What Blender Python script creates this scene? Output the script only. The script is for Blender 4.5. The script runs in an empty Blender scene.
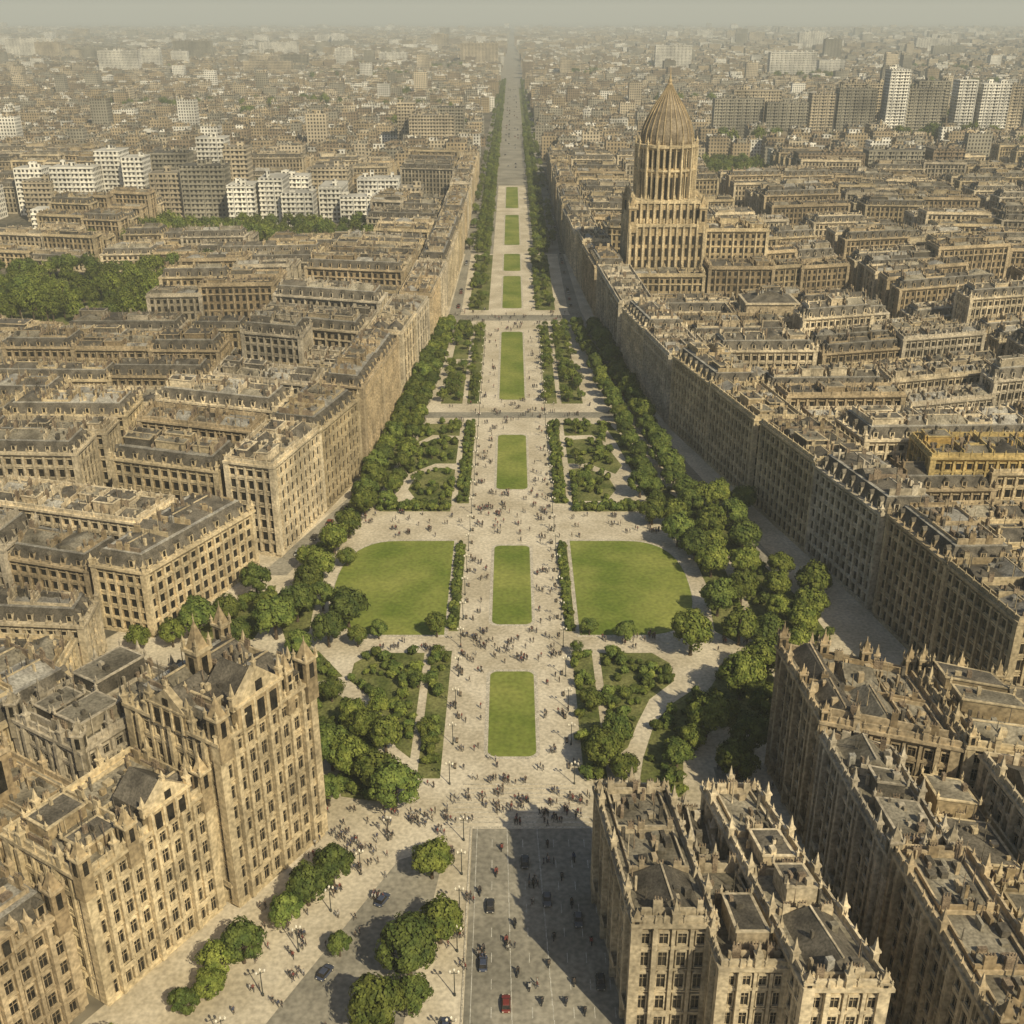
import bpy, math, random, time
import numpy as np
from mathutils import Vector
T0=time.time()
rng=np.random.default_rng(11)
random.seed(5)
scene=bpy.context.scene
COL=scene.collection

# ------------------------------------------------------------------ materials
def mat(name,c1,c2,scale=0.2,rough=0.85,fine=3.0,fine_amt=0.35,rand=0.0,metal=0.0,bump=0.0,detail=2):
    m=bpy.data.materials.new(name); m.use_nodes=True
    nt=m.node_tree; N=nt.nodes; L=nt.links
    b=N["Principled BSDF"]; b.inputs["Roughness"].default_value=rough
    b.inputs["Metallic"].default_value=metal
    b.inputs["Specular IOR Level"].default_value=0.2
    g=N.new("ShaderNodeNewGeometry")
    n1=N.new("ShaderNodeTexNoise"); n1.inputs["Scale"].default_value=scale; n1.inputs["Detail"].default_value=detail
    n2=N.new("ShaderNodeTexNoise"); n2.inputs["Scale"].default_value=fine; n2.inputs["Detail"].default_value=1.5
    L.new(g.outputs["Position"],n1.inputs["Vector"]); L.new(g.outputs["Position"],n2.inputs["Vector"])
    r=N.new("ShaderNodeValToRGB"); r.color_ramp.elements[0].position=0.36; r.color_ramp.elements[1].position=0.64
    r.color_ramp.elements[0].color=(*c1,1); r.color_ramp.elements[1].color=(*c2,1)
    L.new(n1.outputs["Fac"],r.inputs["Fac"])
    mr=N.new("ShaderNodeMapRange"); mr.inputs["From Min"].default_value=0.3; mr.inputs["From Max"].default_value=0.7
    mr.inputs["To Min"].default_value=1-fine_amt; mr.inputs["To Max"].default_value=1+fine_amt
    L.new(n2.outputs["Fac"],mr.inputs["Value"])
    mx=N.new("ShaderNodeVectorMath"); mx.operation='SCALE'
    L.new(r.outputs["Color"],mx.inputs[0]); L.new(mr.outputs["Result"],mx.inputs["Scale"])
    out=mx.outputs["Vector"]
    if rand>0:
        oi=N.new("ShaderNodeObjectInfo"); m2=N.new("ShaderNodeMapRange")
        m2.inputs["To Min"].default_value=1-rand; m2.inputs["To Max"].default_value=1+rand
        L.new(oi.outputs["Random"],m2.inputs["Value"])
        m3=N.new("ShaderNodeVectorMath"); m3.operation='SCALE'
        L.new(out,m3.inputs[0]); L.new(m2.outputs["Result"],m3.inputs["Scale"]); out=m3.outputs["Vector"]
    L.new(out,b.inputs["Base Color"])
    if bump>0:
        bp=N.new("ShaderNodeBump"); bp.inputs["Strength"].default_value=bump; bp.inputs["Distance"].default_value=0.1
        L.new(n2.outputs["Fac"],bp.inputs["Height"]); L.new(bp.outputs["Normal"],b.inputs["Normal"])
    return m

def randcol(name,cols,rough=0.7,spec=0.3):
    m=bpy.data.materials.new(name); m.use_nodes=True
    nt=m.node_tree; N=nt.nodes; L=nt.links
    b=N["Principled BSDF"]; b.inputs["Roughness"].default_value=rough; b.inputs["Specular IOR Level"].default_value=spec
    oi=N.new("ShaderNodeObjectInfo"); r=N.new("ShaderNodeValToRGB"); r.color_ramp.interpolation='CONSTANT'
    e=r.color_ramp.elements
    e[0].color=(*cols[0],1); e[1].position=1/len(cols); e[1].color=(*cols[1],1)
    for i in range(2,len(cols)):
        k=e.new(i/len(cols)); k.color=(*cols[i],1)
    L.new(oi.outputs["Random"],r.inputs["Fac"]); L.new(r.outputs["Color"],b.inputs["Base Color"])
    return m

def stone(name,c,rand=0.22):
    d=tuple(x*0.58 for x in c)
    return mat(name,d,c,scale=0.13,rough=0.9,fine=1.3,fine_amt=0.32,rand=rand,detail=3)

ST=[stone("limestone_tan",(0.38,0.295,0.17)),stone("limestone_cream",(0.45,0.365,0.235)),
    stone("sandstone_brown",(0.31,0.235,0.135)),stone("stone_grey_beige",(0.34,0.29,0.20)),stone("golden_stone",(0.60,0.40,0.13))]
TR=[stone("trim_tan",(0.54,0.44,0.27)),stone("trim_cream",(0.60,0.505,0.34)),
    stone("trim_brown",(0.46,0.365,0.225)),stone("trim_grey",(0.49,0.425,0.31)),stone("trim_gold",(0.62,0.47,0.2))]
GL=mat("window_glass",(0.015,0.014,0.012),(0.04,0.035,0.026),scale=0.6,rough=0.25,fine=5)
SL=mat("slate_roof",(0.065,0.057,0.043),(0.135,0.118,0.088),scale=0.3,rough=0.8,fine=2.5,rand=0.25)
DK=mat("roof_deck",(0.12,0.105,0.074),(0.27,0.24,0.175),scale=0.16,rough=0.95,fine=1.8,rand=0.3)
ZN=mat("zinc_roof",(0.19,0.175,0.145),(0.33,0.31,0.255),scale=0.3,rough=0.6,fine=2.0,rand=0.25)
BR=mat("chimney_brick",(0.14,0.105,0.07),(0.27,0.21,0.14),scale=0.6,rough=0.9,fine=4)
PL=mat("pale_plaster",(0.50,0.47,0.38),(0.66,0.62,0.52),scale=0.2,rough=0.9,fine=1.0,fine_amt=0.15)
DOME=mat("weathered_dome_stone",(0.15,0.12,0.08),(0.25,0.205,0.14),scale=0.2,rough=0.8,fine=1.5)
# slots: 0 stone 1 trim 2 glass 3 slate 4 deck 5 zinc 6 brick 7 pale
def slots(p): return [ST[p],TR[p],GL,SL,DK,ZN,BR,PL]

def far_mat(name,wall,roof):
    m=bpy.data.materials.new(name); m.use_nodes=True
    nt=m.node_tree; N=nt.nodes; L=nt.links; b=N["Principled BSDF"]; b.inputs["Roughness"].default_value=0.9
    b.inputs["Specular IOR Level"].default_value=0.15
    g=N.new("ShaderNodeNewGeometry"); s=N.new("ShaderNodeSeparateXYZ"); L.new(g.outputs["Position"],s.inputs[0])
    sn=N.new("ShaderNodeSeparateXYZ"); L.new(g.outputs["Normal"],sn.inputs[0])
    def M(op,a,bb=None):
        k=N.new("ShaderNodeMath"); k.operation=op
        for i,v in enumerate((a,bb)):
            if v is None: continue
            if isinstance(v,(int,float)): k.inputs[i].default_value=v
            else: L.new(v,k.inputs[i])
        return k.outputs[0]
    t=M('ADD',s.outputs[0],s.outputs[1]); t=M('FRACT',M('DIVIDE',t,3.4))
    z=M('FRACT',M('DIVIDE',s.outputs[2],3.6))
    w=M('MULTIPLY',M('GREATER_THAN',t,0.5),M('GREATER_THAN',z,0.42))
    n=N.new("ShaderNodeTexNoise"); n.inputs["Scale"].default_value=0.03; n.inputs["Detail"].default_value=4
    L.new(g.outputs["Position"],n.inputs["Vector"])
    mr=N.new("ShaderNodeMapRange"); mr.inputs["From Min"].default_value=.3; mr.inputs["From Max"].default_value=.7
    mr.inputs["To Min"].default_value=.6; mr.inputs["To Max"].default_value=1.35; L.new(n.outputs["Fac"],mr.inputs["Value"])
    def mix(f,a,c):
        k=N.new("ShaderNodeMix"); k.data_type='RGBA'; L.new(f,k.inputs[0])
        for sck,v in ((6,a),(7,c)):
            if isinstance(v,tuple): k.inputs[sck].default_value=(*v,1)
            else: L.new(v,k.inputs[sck])
        return k.outputs[2]
    wc=mix(w,wall,(0.05,0.045,0.037))
    up=M('GREATER_THAN',sn.outputs[2],0.5)
    c=mix(up,wc,roof)
    sc=N.new("ShaderNodeVectorMath"); sc.operation='SCALE'; L.new(c,sc.inputs[0]); L.new(mr.outputs[0],sc.inputs["Scale"])
    L.new(sc.outputs["Vector"],b.inputs["Base Color"])
    return m
FM=[far_mat("far_tan",(0.36,0.285,0.175),(0.17,0.145,0.10)),far_mat("far_cream",(0.47,0.40,0.28),(0.24,0.21,0.155)),
    far_mat("far_grey",(0.29,0.265,0.20),(0.10,0.092,0.073)),far_mat("far_white",(0.68,0.65,0.56),(0.42,0.40,0.34)),
    far_mat("far_brown",(0.24,0.185,0.12),(0.11,0.092,0.064))]

SAND=mat("sandy_paving",(0.40,0.345,0.24),(0.56,0.495,0.37),scale=0.07,rough=0.95,fine=1.2,fine_amt=0.2,detail=4)
ASPH=mat("asphalt",(0.19,0.175,0.135),(0.29,0.265,0.205),scale=0.06,rough=0.9,fine=1.0,fine_amt=0.25,detail=5)
CITYG=mat("city_ground_surface",(0.08,0.073,0.053),(0.16,0.14,0.10),scale=0.02,rough=0.95,fine=0.25,fine_amt=0.4)
KERB=mat("kerb_stone",(0.38,0.34,0.26),(0.50,0.45,0.35),scale=0.5)
LAWN=mat("lawn_grass",(0.115,0.155,0.022),(0.225,0.24,0.055),scale=0.055,rough=1.0,fine=0.9,fine_amt=0.2,bump=0.5,detail=5)
BED=mat("garden_grass",(0.075,0.092,0.022),(0.17,0.17,0.06),scale=0.12,rough=1.0,fine=1.5,fine_amt=0.35,bump=0.5)
PAINT=mat("road_paint",(0.38,0.36,0.30),(0.55,0.53,0.45),scale=0.8,rough=0.8,fine=3,fine_amt=0.3)
LEAF=[mat("leaf_green_a",(0.068,0.092,0.015),(0.16,0.178,0.034),scale=0.5,rough=0.75,fine=2.2,fine_amt=0.4,rand=0.35),
      mat("leaf_green_b",(0.056,0.084,0.017),(0.13,0.158,0.032),scale=0.5,rough=0.75,fine=2.2,fine_amt=0.4,rand=0.35)]
BARK=mat("bark",(0.06,0.045,0.03),(0.12,0.09,0.06),scale=2,fine=8)
METAL=mat("painted_iron",(0.03,0.035,0.03),(0.06,0.06,0.05),scale=2,rough=0.5)

# ------------------------------------------------------------------ mesh builder
class MB:
    def __init__(s): s.V=[];s.F=[];s.M=[];s.n=0
    def _m(s,m,N,k):
        a=np.broadcast_to(np.asarray(m,dtype=np.int32).reshape(-1),(N,)) if np.ndim(m) else np.full(N,m,np.int32)
        s.M.append(np.repeat(a,k))
    def hexa(self,b,t,m=0):
        s=self
        b=np.asarray(b,float).reshape(-1,4,3); t=np.asarray(t,float).reshape(-1,4,3); N=len(b)
        if N==0: return
        v=np.concatenate([b,t],1).reshape(-1,3)
        f=np.array([[0,1,5,4],[1,2,6,5],[2,3,7,6],[3,0,4,7],[4,5,6,7]])
        F=(np.arange(N)*8)[:,None,None]+f[None]+s.n
        s.V.append(v); s.F.append(F.reshape(-1,4)); s.n+=8*N; s._m(m,N,5)
    def quad(s,q,m=0):
        q=np.asarray(q,float).reshape(-1,4,3); N=len(q)
        if N==0: return
        s.V.append(q.reshape(-1,3)); s.F.append(np.arange(N*4).reshape(-1,4)+s.n); s.n+=4*N; s._m(m,N,1)
    def prism(s,q,z0,z1,m=0,top=None):
        q=np.asarray(q,float); t=q if top is None else top
        s.hexa(np.c_[q,np.full(4,z0)],np.c_[t,np.full(4,z1)],m)
    def ring(s,o,i,z0,z1,m=0):
        for k in range(4):
            j=(k+1)%4
            s.prism(np.array([o[k],o[j],i[j],i[k]]),z0,z1,m)
    def rbox(s,cx,cy,z0,z1,lx,ly,ex,m=0,taper=1.0,tapery=None):
        cx=np.atleast_1d(np.asarray(cx,float)); N=len(cx)
        B=lambda a: np.broadcast_to(np.asarray(a,float),(N,))
        cy,z0,z1,lx,ly=B(cy),B(z0),B(z1),B(lx),B(ly); tp=B(taper); tq=tp if tapery is None else B(tapery)
        ex=np.broadcast_to(np.asarray(ex,float),(N,2)); ey=np.c_[-ex[:,1],ex[:,0]]
        sg=np.array([[-1,-1],[1,-1],[1,1],[-1,1]])*.5
        c=np.c_[cx,cy][:,None,:]
        def cr(a,b): return c+sg[None,:,0:1]*(lx*a)[:,None,None]*ex[:,None,:]+sg[None,:,1:2]*(ly*b)[:,None,None]*ey[:,None,:]
        one=np.ones(N)
        b=np.concatenate([cr(one,one),np.broadcast_to(z0[:,None,None],(N,4,1))],2)
        t=np.concatenate([cr(tp,tq),np.broadcast_to(z1[:,None,None],(N,4,1))],2)
        s.hexa(b,t,m)
    def lathe(s,prof,n,cx,cy,m=0,rot=0,cap=True):
        a=np.arange(n)/n*2*math.pi+rot
        for (r0,z0),(r1,z1) in zip(prof[:-1],prof[1:]):
            b=np.roll(a,-1); q=np.zeros((n,4,3))
            for k,(r,z,an) in enumerate(((r0,z0,a),(r0,z0,b),(r1,z1,b),(r1,z1,a))):
                q[:,k,0]=cx+r*np.cos(an); q[:,k,1]=cy+r*np.sin(an); q[:,k,2]=z
            s.quad(q,m)
    def build(s,name,mats,link=True,smooth=False,loc=(0,0,0)):
        V=np.concatenate(s.V); F=np.concatenate(s.F); M=np.concatenate(s.M)
        V=V-np.array(loc)
        me=bpy.data.meshes.new(name); me.vertices.add(len(V)); me.vertices.foreach_set("co",V.astype(np.float32).ravel())
        me.loops.add(F.size); me.loops.foreach_set("vertex_index",F.astype(np.int32).ravel())
        me.polygons.add(len(F)); me.polygons.foreach_set("loop_start",np.arange(0,F.size,4,dtype=np.int32))
        me.polygons.foreach_set("loop_total",np.full(len(F),4,np.int32))
        for m in mats: me.materials.append(m)
        me.polygons.foreach_set("material_index",M.astype(np.int32))
        me.polygons.foreach_set("use_smooth",np.full(len(F),bool(smooth)))
        me.update(calc_edges=True)
        if not link: return me
        o=bpy.data.objects.new(name,me); o.location=loc; COL.objects.link(o); return o

def inst(name,me,loc,rz=0,sc=(1,1,1),parent=None):
    o=bpy.data.objects.new(name,me); o.location=loc; o.rotation_euler=(0,0,rz); o.scale=sc
    if parent: o.parent=parent
    COL.objects.link(o); return o
def empty(name):
    o=bpy.data.objects.new(name,None); COL.objects.link(o); return o

def offset(q,d):
    q=np.asarray(q,float); n=len(q); L=[]
    for i in range(n):
        a=q[i]; b=q[(i+1)%n]; e=(b-a)/max(1e-9,np.linalg.norm(b-a)); nn=np.array([e[1],-e[0]])
        L.append((a+nn*d,e))
    out=[]
    for i in range(n):
        p,e=L[i-1]; r,f=L[i]
        den=e[0]*f[1]-e[1]*f[0]
        if abs(den)<1e-6: out.append(r); continue
        t=((r[0]-p[0])*f[1]-(r[1]-p[1])*f[0])/den
        out.append(p+e*t)
    return np.array(out)
def bil(q,s,t):
    s=np.asarray(s)[...,None]; t=np.asarray(t)[...,None]
    return (1-s)*(1-t)*q[0]+s*(1-t)*q[1]+s*t*q[2]+(1-s)*t*q[3]
def subq(q,s0,s1,t0,t1): return np.array([bil(q,s0,t0),bil(q,s1,t0),bil(q,s1,t1),bil(q,s0,t1)])

def facade(B,p0,p1,z0,z1,nf,bw,lod):
    e=p1-p0; L=np.linalg.norm(e); 
    if L<3: return
    e=e/L; n=np.array([e[1],-e[0]]); nb=max(1,int(round(L/bw))); w=L/nb; fh=(z1-z0)/nf
    I,J=np.meshgrid(np.arange(nb),np.arange(nf),indexing='ij'); I=I.ravel(); J=J.ravel()
    ww=w*0.46; wh=fh*0.66; u=(I+.5)*w; zb=z0+J*fh+fh*.17
    wh=np.where(J==0,fh*.72,wh); wh=np.where(J==nf-1,fh*.5,wh)
    def pt(a,off,z): return np.c_[p0[0]+e[0]*a+n[0]*off,p0[1]+e[1]*a+n[1]*off,z]
    q=np.stack([pt(u-ww/2,.04,zb),pt(u+ww/2,.04,zb),pt(u+ww/2,.04,zb+wh),pt(u-ww/2,.04,zb+wh)],1)
    B.quad(q,2)
    def bx(a,off,za,zb_,lx,ly,m,taper=1.0): B.rbox(p0[0]+e[0]*a+n[0]*off,p0[1]+e[1]*a+n[1]*off,za,zb_,lx,ly,e,m,taper)
    if lod>=0:
        k=np.arange(1,nb)*w
        if lod==0: k=k[::2]
        if len(k): bx(k,.2,z0+1,z1-.6,w*.2,.85,1)
        if lod>=2:
            kk=k[::3]
            if len(kk): bx(kk,.45,z0+.2,z1-.3,w*.28,1.5,1); bx(kk,.55,z1-.3,z1+2.2,w*.24,1.1,1,.3)
    if lod>=1:
        bx(u,.16,zb+wh,zb+wh+.32,ww*1.3,.46,1)
        bx(u,.16,zb-.28,zb,ww*1.25,.5,1)
    if lod>=2:
        bx(u-ww/2-.11,.14,zb,zb+wh,.2,.4,1); bx(u+ww/2+.11,.14,zb,zb+wh,.2,.4,1)
        bx(u,.06,zb,zb+wh,.09,.1,0); bx(u,.055,zb+wh*.62,zb+wh*.62+.09,ww,.1,0)
        ev=(I%3==1)&(J==1)
        if ev.any():
            ue=u[ev]; bx(ue,.75,zb[ev]-.6,zb[ev]-.3,w*.9,1.1,1); bx(ue,1.2,zb[ev]-.3,zb[ev]+.6,w*.9,.12,1)
        gd=(J==2)|(J==nf-2)
        bx(u[gd],.2,zb[gd]+wh[gd]+.32,zb[gd]+wh[gd]+.85,ww*1.2,.45,1,0.15)

def clutter(B,q,z,lod,dens=1.0,r=rng,grand=False):
    la=np.linalg.norm(q[1]-q[0]); lb=np.linalg.norm(q[3]-q[0])
    if lb>la: q=np.roll(q,-1,axis=0); la,lb=lb,la
    la=(np.linalg.norm(q[1]-q[0])+np.linalg.norm(q[2]-q[3]))/2
    if lb<3: return
    e=(q[1]-q[0]); e=e/np.linalg.norm(e); ey=np.array([-e[1],e[0]])
    ns=max(1,int(round(la/(9.5 if lod>0 else 12)))); cuts=np.linspace(0,1,ns+1)
    if ns>1: cuts[1:-1]+=r.uniform(-.2,.2,ns-1)/ns
    for i in range(ns):
        s0,s1=cuts[i]+.25/la,cuts[i+1]-.25/la; nt=max(1,int(round(lb/8)))
        for j in range(nt):
            t0=j/nt+.35/lb; t1=(j+1)/nt-.35/lb; sq=subq(q,s0,s1,t0,t1)
            typ=r.random()
            if grand: typ=.3+typ*.7
            if typ<.55:
                hh=r.uniform(1.0,2.2)*(1.6 if grand else 1); tm=(t0+t1)/2; m=r.choice([3,3,4,3,5,4])
                al=r.random()<.8
                rid=subq(q,s0+.02,s1-.02,tm-.03,tm+.03) if al else subq(q,(s0+s1)/2-.2/la,(s0+s1)/2+.2/la,t0+.02,t1-.02)
                B.prism(sq,z,z+hh,m,top=rid)
                if lod>0:
                    k=r.integers(2,5); ss=r.uniform(s0,s1,k); tt=r.uniform(t0,t1,k); P=bil(q,ss,tt)
                    B.rbox(P[:,0],P[:,1],z,z+r.uniform(hh*.7,hh+.4,k),.9,1.1,e,r.choice([1,5,4,3],k))
                    a=bil(q,s0+.02,tm); b=bil(q,s1-.02,tm)
                    if al: c=(a+b)/2; B.rbox(c[0],c[1],z+hh-.1,z+hh+.22,np.linalg.norm(b-a),.3,e,1)
            elif typ<.78:
                hh=r.uniform(1.4,3.0 if not grand else 4.2); o=offset(sq,-r.uniform(.4,1.6)); B.prism(o,z,z+hh,r.choice([0,1,0,3]))
                o2=offset(o,.2); B.prism(o2,z+hh,z+hh+.25,1); B.prism(offset(o,-.3),z+hh+.25,z+hh+.3,r.choice([4,3,4,3]))
                k=r.integers(2,6); P=bil(sq,r.uniform(.2,.8,k),r.uniform(.2,.8,k))
                B.rbox(P[:,0],P[:,1],z+hh,z+hh+r.uniform(.6,1.8,k),r.uniform(.4,1.2,k),r.uniform(.4,1.2,k),e,r.choice([1,6,3],k))
                if grand: pinn(B,o2,z+hh+.25,1.8,.4,e)
            else:
                B.ring(sq,offset(sq,-.3),z,z+.7,1)
                k=max(2,int(np.linalg.norm(sq[1]-sq[0])*np.linalg.norm(sq[3]-sq[0])/9)); P=bil(sq,r.uniform(.1,.9,k),r.uniform(.1,.9,k))
                B.rbox(P[:,0],P[:,1],z,z+r.uniform(.4,1.4,k),r.uniform(.5,2.2,k),r.uniform(.4,1.4,k),e,r.choice([1,6,3,4,0,3],k))
    for i in range(ns+1):
        s=min(max(cuts[i],.3/la),1-.3/la); a=bil(q,s,.02); b=bil(q,s,.98); c=(a+b)/2; d=b-a; l=np.linalg.norm(d); d=d/l
        hh=r.uniform(.9,1.9); B.rbox(c[0],c[1],z,z+hh,l,.38,d,r.choice([0,1,1,6]))
        nc=max(2,int(l/5))
        if grand: nc=3
        tt=(np.arange(nc)+r.uniform(.2,.8,nc))/nc; P=a+(b-a)*tt[:,None]
        ch=hh+r.uniform(.6,1.7,nc); B.rbox(P[:,0],P[:,1],z,z+ch,r.uniform(.8,1.7,nc),.6,d,r.choice([6,1,0],nc))
        if lod>0:
            for k in (-.45,0,.45): B.rbox(P[:,0]+d[0]*k,P[:,1]+d[1]*k,z+ch,z+ch+r.uniform(.4,.8,nc),.2,.2,d,6,.8)
    k=int(la*lb/(16 if lod>0 else 34)*dens)
    if k:
        P=bil(q,r.uniform(.02,.98,k),r.uniform(.04,.96,k)); B.rbox(P[:,0],P[:,1],z,z+r.uniform(1.0,3.0,k),r.uniform(.25,.7,k),r.uniform(.25,.7,k),e,r.choice([1,6,3,0],k))
    k=int(la*lb/24*dens)
    if k:
        P=bil(q,r.uniform(.02,.98,k),r.uniform(.04,.96,k)); B.rbox(P[:,0],P[:,1],z,z+r.uniform(2.6,5.2,k),.2,.2,e,r.choice([3,1,6],k),.4)

def pinn(B,P,z,h,w,e=(1,0),m=1):
    P=np.atleast_2d(P); B.rbox(P[:,0],P[:,1],z,z+h*.45,w,w,e,m); B.rbox(P[:,0],P[:,1],z+h*.45,z+h*.52,w*1.35,w*1.35,e,m)
    B.rbox(P[:,0],P[:,1],z+h*.52,z+h,w*.8,w*.8,e,m,.08)

def turret(B,x,y,z,w,h,e):
    ex=np.array(e); ey=np.array([-ex[1],ex[0]])
    B.rbox(x,y,z-4,z+h*.55,w,w,e,0); B.rbox(x,y,z+h*.55,z+h*.6,w*1.2,w*1.2,e,1)
    for sx in(-1,1):
        for sy in(-1,1): pinn(B,np.array([[x,y]])+ex*sx*w*.5+ey*sy*w*.5,z+h*.6,h*.22,w*.16,e)
        c=np.array([x,y])+ex*sx*(w/2+.03); B.rbox(c[0],c[1],z+h*.12,z+h*.48,.12,w*.4,e,2)
        c=np.array([x,y])+ey*sx*(w/2+.03); B.rbox(c[0],c[1],z+h*.12,z+h*.48,w*.4,.12,e,2)
    B.rbox(x,y,z+h*.6,z+h*1.0,w*.85,w*.85,e,0,.05); B.rbox(x,y,z+h*.97,z+h*1.12,.2,.2,e,1,.3)

def gable(B,p0,p1,f,w,z,h):
    e=p1-p0; L=np.linalg.norm(e); e=e/L; n=np.array([e[1],-e[0]]); c=p0+e*L*f
    def bx(a,off,za,zb,lx,ly,m,tp=1,tq=None):
        d=c+e*a+n*off; B.rbox(d[0],d[1],za,zb,lx,ly,e,m,tp,tq)
    bx(0,.2,z-1,z+h*.45,w,1.6,0); bx(0,.2,z+h*.45,z+h*.5,w*1.08,1.9,1); bx(0,.2,z+h*.5,z+h,w*.98,1.5,1,.04,.9)
    bx(0,-4,z,z+h*.45,w*.9,8,3); bx(0,-4,z+h*.45,z+h*.9,w*.9,8,3,.04,1)
    for a in(-.28,0,.28): bx(a*w,1.02,z-.4,z+h*.36,w*.15,.1,2); 
    for a in(-.42,-.14,.14,.42): bx(a*w,1.1,z-.8,z+h*.44,w*.05,.35,1)
    bx(0,1.0,z+h*.55,z+h*.75,w*.14,.15,2)
    for a in(-.52,.52): pinn(B,(c+e*a*w+n*.3)[None],z+h*.4,h*.55,.9,e)
    pinn(B,(c+n*.2)[None],z+h*.95,h*.3,.6,e)

def building(q,h,lod=1,pal=0,bw=3.2,fh=4.1,name="apartment_building",mans=None,clut=1.0,extras=None,parap=True,grand=False):
    q=np.asarray(q,float); B=MB(); nf=max(2,int(round(h/fh)))
    B.prism(q,0,h,0); B.prism(offset(q,.35),0,1.1,1)
    for i in range(4):
        a=q[i]; b=q[(i+1)%4]; e=b-a; n=np.array([e[1],-e[0]])/max(1e-6,np.linalg.norm(e)); c=(a+b)/2
        back=(-(c/np.linalg.norm(c))@n)<-.35
        facade(B,a,b,.6,h-.6,nf,bw,(-1 if lod<2 else 0) if back else lod)
    f=(h-1.2)/nf
    for k in range(1,nf):
        if lod==0 and k%2: continue
        big=(k==1 or k==nf-1); zz=.6+k*f; B.prism(offset(q,.52 if big else .3),zz-.12,zz+(.38 if big else .14),1)
    B.rbox(q[:,0],q[:,1],1.1,h-.5,1.7,1.7,(q[1]-q[0])/np.linalg.norm(q[1]-q[0]),1)
    B.prism(offset(q,.6),h-1.0,h-.45,0); B.prism(offset(q,1.05),h-.45,h+.25,1)
    if mans is None: mans=rng.random()<.5
    z=h+.25
    if mans:
        mh=rng.uniform(2.8,3.8); o=offset(q,-.4); t=offset(q,-2.0); B.prism(o,z,z+mh,3,top=t)
        for i in range(4):
            a=o[i]; b=o[(i+1)%4]; e=b-a; L=np.linalg.norm(e); e=e/L; n=np.array([e[1],-e[0]])
            k=int(L/(bw*1.5)); 
            if k<1 or lod<0: continue
            u=(np.arange(k)+.5)*L/k; P=a+e*u[:,None]-n*.9
            B.rbox(P[:,0],P[:,1],z,z+mh*.66,1.5,1.7,e,1); B.rbox(P[:,0],P[:,1],z+mh*.66,z+mh*.95,1.8,1.9,e,3,.2,1)
            P2=P+n*.87; B.rbox(P2[:,0],P2[:,1],z+.5,z+mh*.6,.9,.06,e,2)
        z+=mh; dq=t; B.prism(offset(t,.12),z,z+.2,5); z+=.2
        if lod>0:
            k=np.concatenate([offset(q,.5)]); pinn(B,k,h+.25,3.2,.9)
    else:
        B.ring(offset(q,.55),offset(q,.15),z,z+1.1,1); dq=offset(q,-.2); B.prism(dq,z,z+.06,4); z+=.06
    if lod>0 and parap:
        o=offset(q,.5)
        for i in range(4):
            a=o[i]; b=o[(i+1)%4]; e=b-a; L=np.linalg.norm(e); k=max(1,int(L/(bw*1.0))); u=(np.arange(k)+.5)/k
            P=a+(b-a)*u[:,None]; pinn(B,P,h+.25,(1.5 if mans else 2.2)*1.0,.42,e/L)
            if grand:
                k=max(1,int(L/(bw*3))); u=(np.arange(k)+.5)/k; P=a+(b-a)*u[:,None]; pinn(B,P,h+.25,4.8,.95,e/L)
    clutter(B,offset(dq,-.5),z,lod,clut,grand=grand)
    if extras: extras(B,q,h)
    return B.build(name,slots(pal),loc=(float(q[:,0].mean()),float(q[:,1].mean()),0))

COURT=[]
def block(q,h,lod,front=None,pals=(0,1,2,3),hin=None):
    q=np.asarray(q,float); la=np.linalg.norm(q[1]-q[0]); lb=(np.linalg.norm(q[3]-q[0])+np.linalg.norm(q[2]-q[1]))/2
    s0,s1=0.,1.; P=lambda: int(rng.choice(pals))
    hi=h if hin is None else hin
    if front:
        w=15/la
        k=max(1,int(round(lb/34)))
        for i in range(k):
            t0,t1=i/k,(i+1)/k-.05/lb
            hh=h+rng.uniform(-1.5,1.5)
            if front=='R': building(subq(q,1-w,1,t0,t1),hh,lod,P(),mans=rng.random()<.45)
            else: building(subq(q,0,w,t0,t1),hh,lod,P(),mans=rng.random()<.45)
        if front=='R': s1=1-w-4/la
        else: s0=w+4/la
    if (s1-s0)*la<10: return
    nb=max(1,int(round(lb/21))); g=7.5/lb
    for j in range(nb):
        t0=j/nb+(g/2 if j else 0); t1=(j+1)/nb-(g/2 if j<nb-1 else 0)
        k=max(1,int(round((s1-s0)*la/rng.uniform(24,50)))); cs=np.linspace(s0,s1,k+1)
        if k>1: cs[1:-1]+=rng.uniform(-.2,.2,k-1)*(s1-s0)/k
        for i in range(k):
            jt=rng.uniform(0,.12)*(t1-t0)
            building(subq(q,cs[i],cs[i+1]-.06/la,t0+(jt if rng.random()<.5 else 0),t1-(jt if rng.random()<.5 else 0)),hi+rng.uniform(-8,3.5),lod,P(),mans=rng.random()<.45)
        if j<nb-1:
            m=subq(q,s0+(1/la),s1-1/la,t1+.3/lb,t1+g-.3/lb)
            if rng.random()<.3:
                COURT.append(m); continue
            B=MB(); hh=h*rng.uniform(.25,.55); B.prism(m,0,hh,0); clutter(B,m,hh,0,1); B.build("courtyard_wing",slots(P()),loc=(float(m[:,0].mean()),float(m[:,1].mean()),0))

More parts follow.
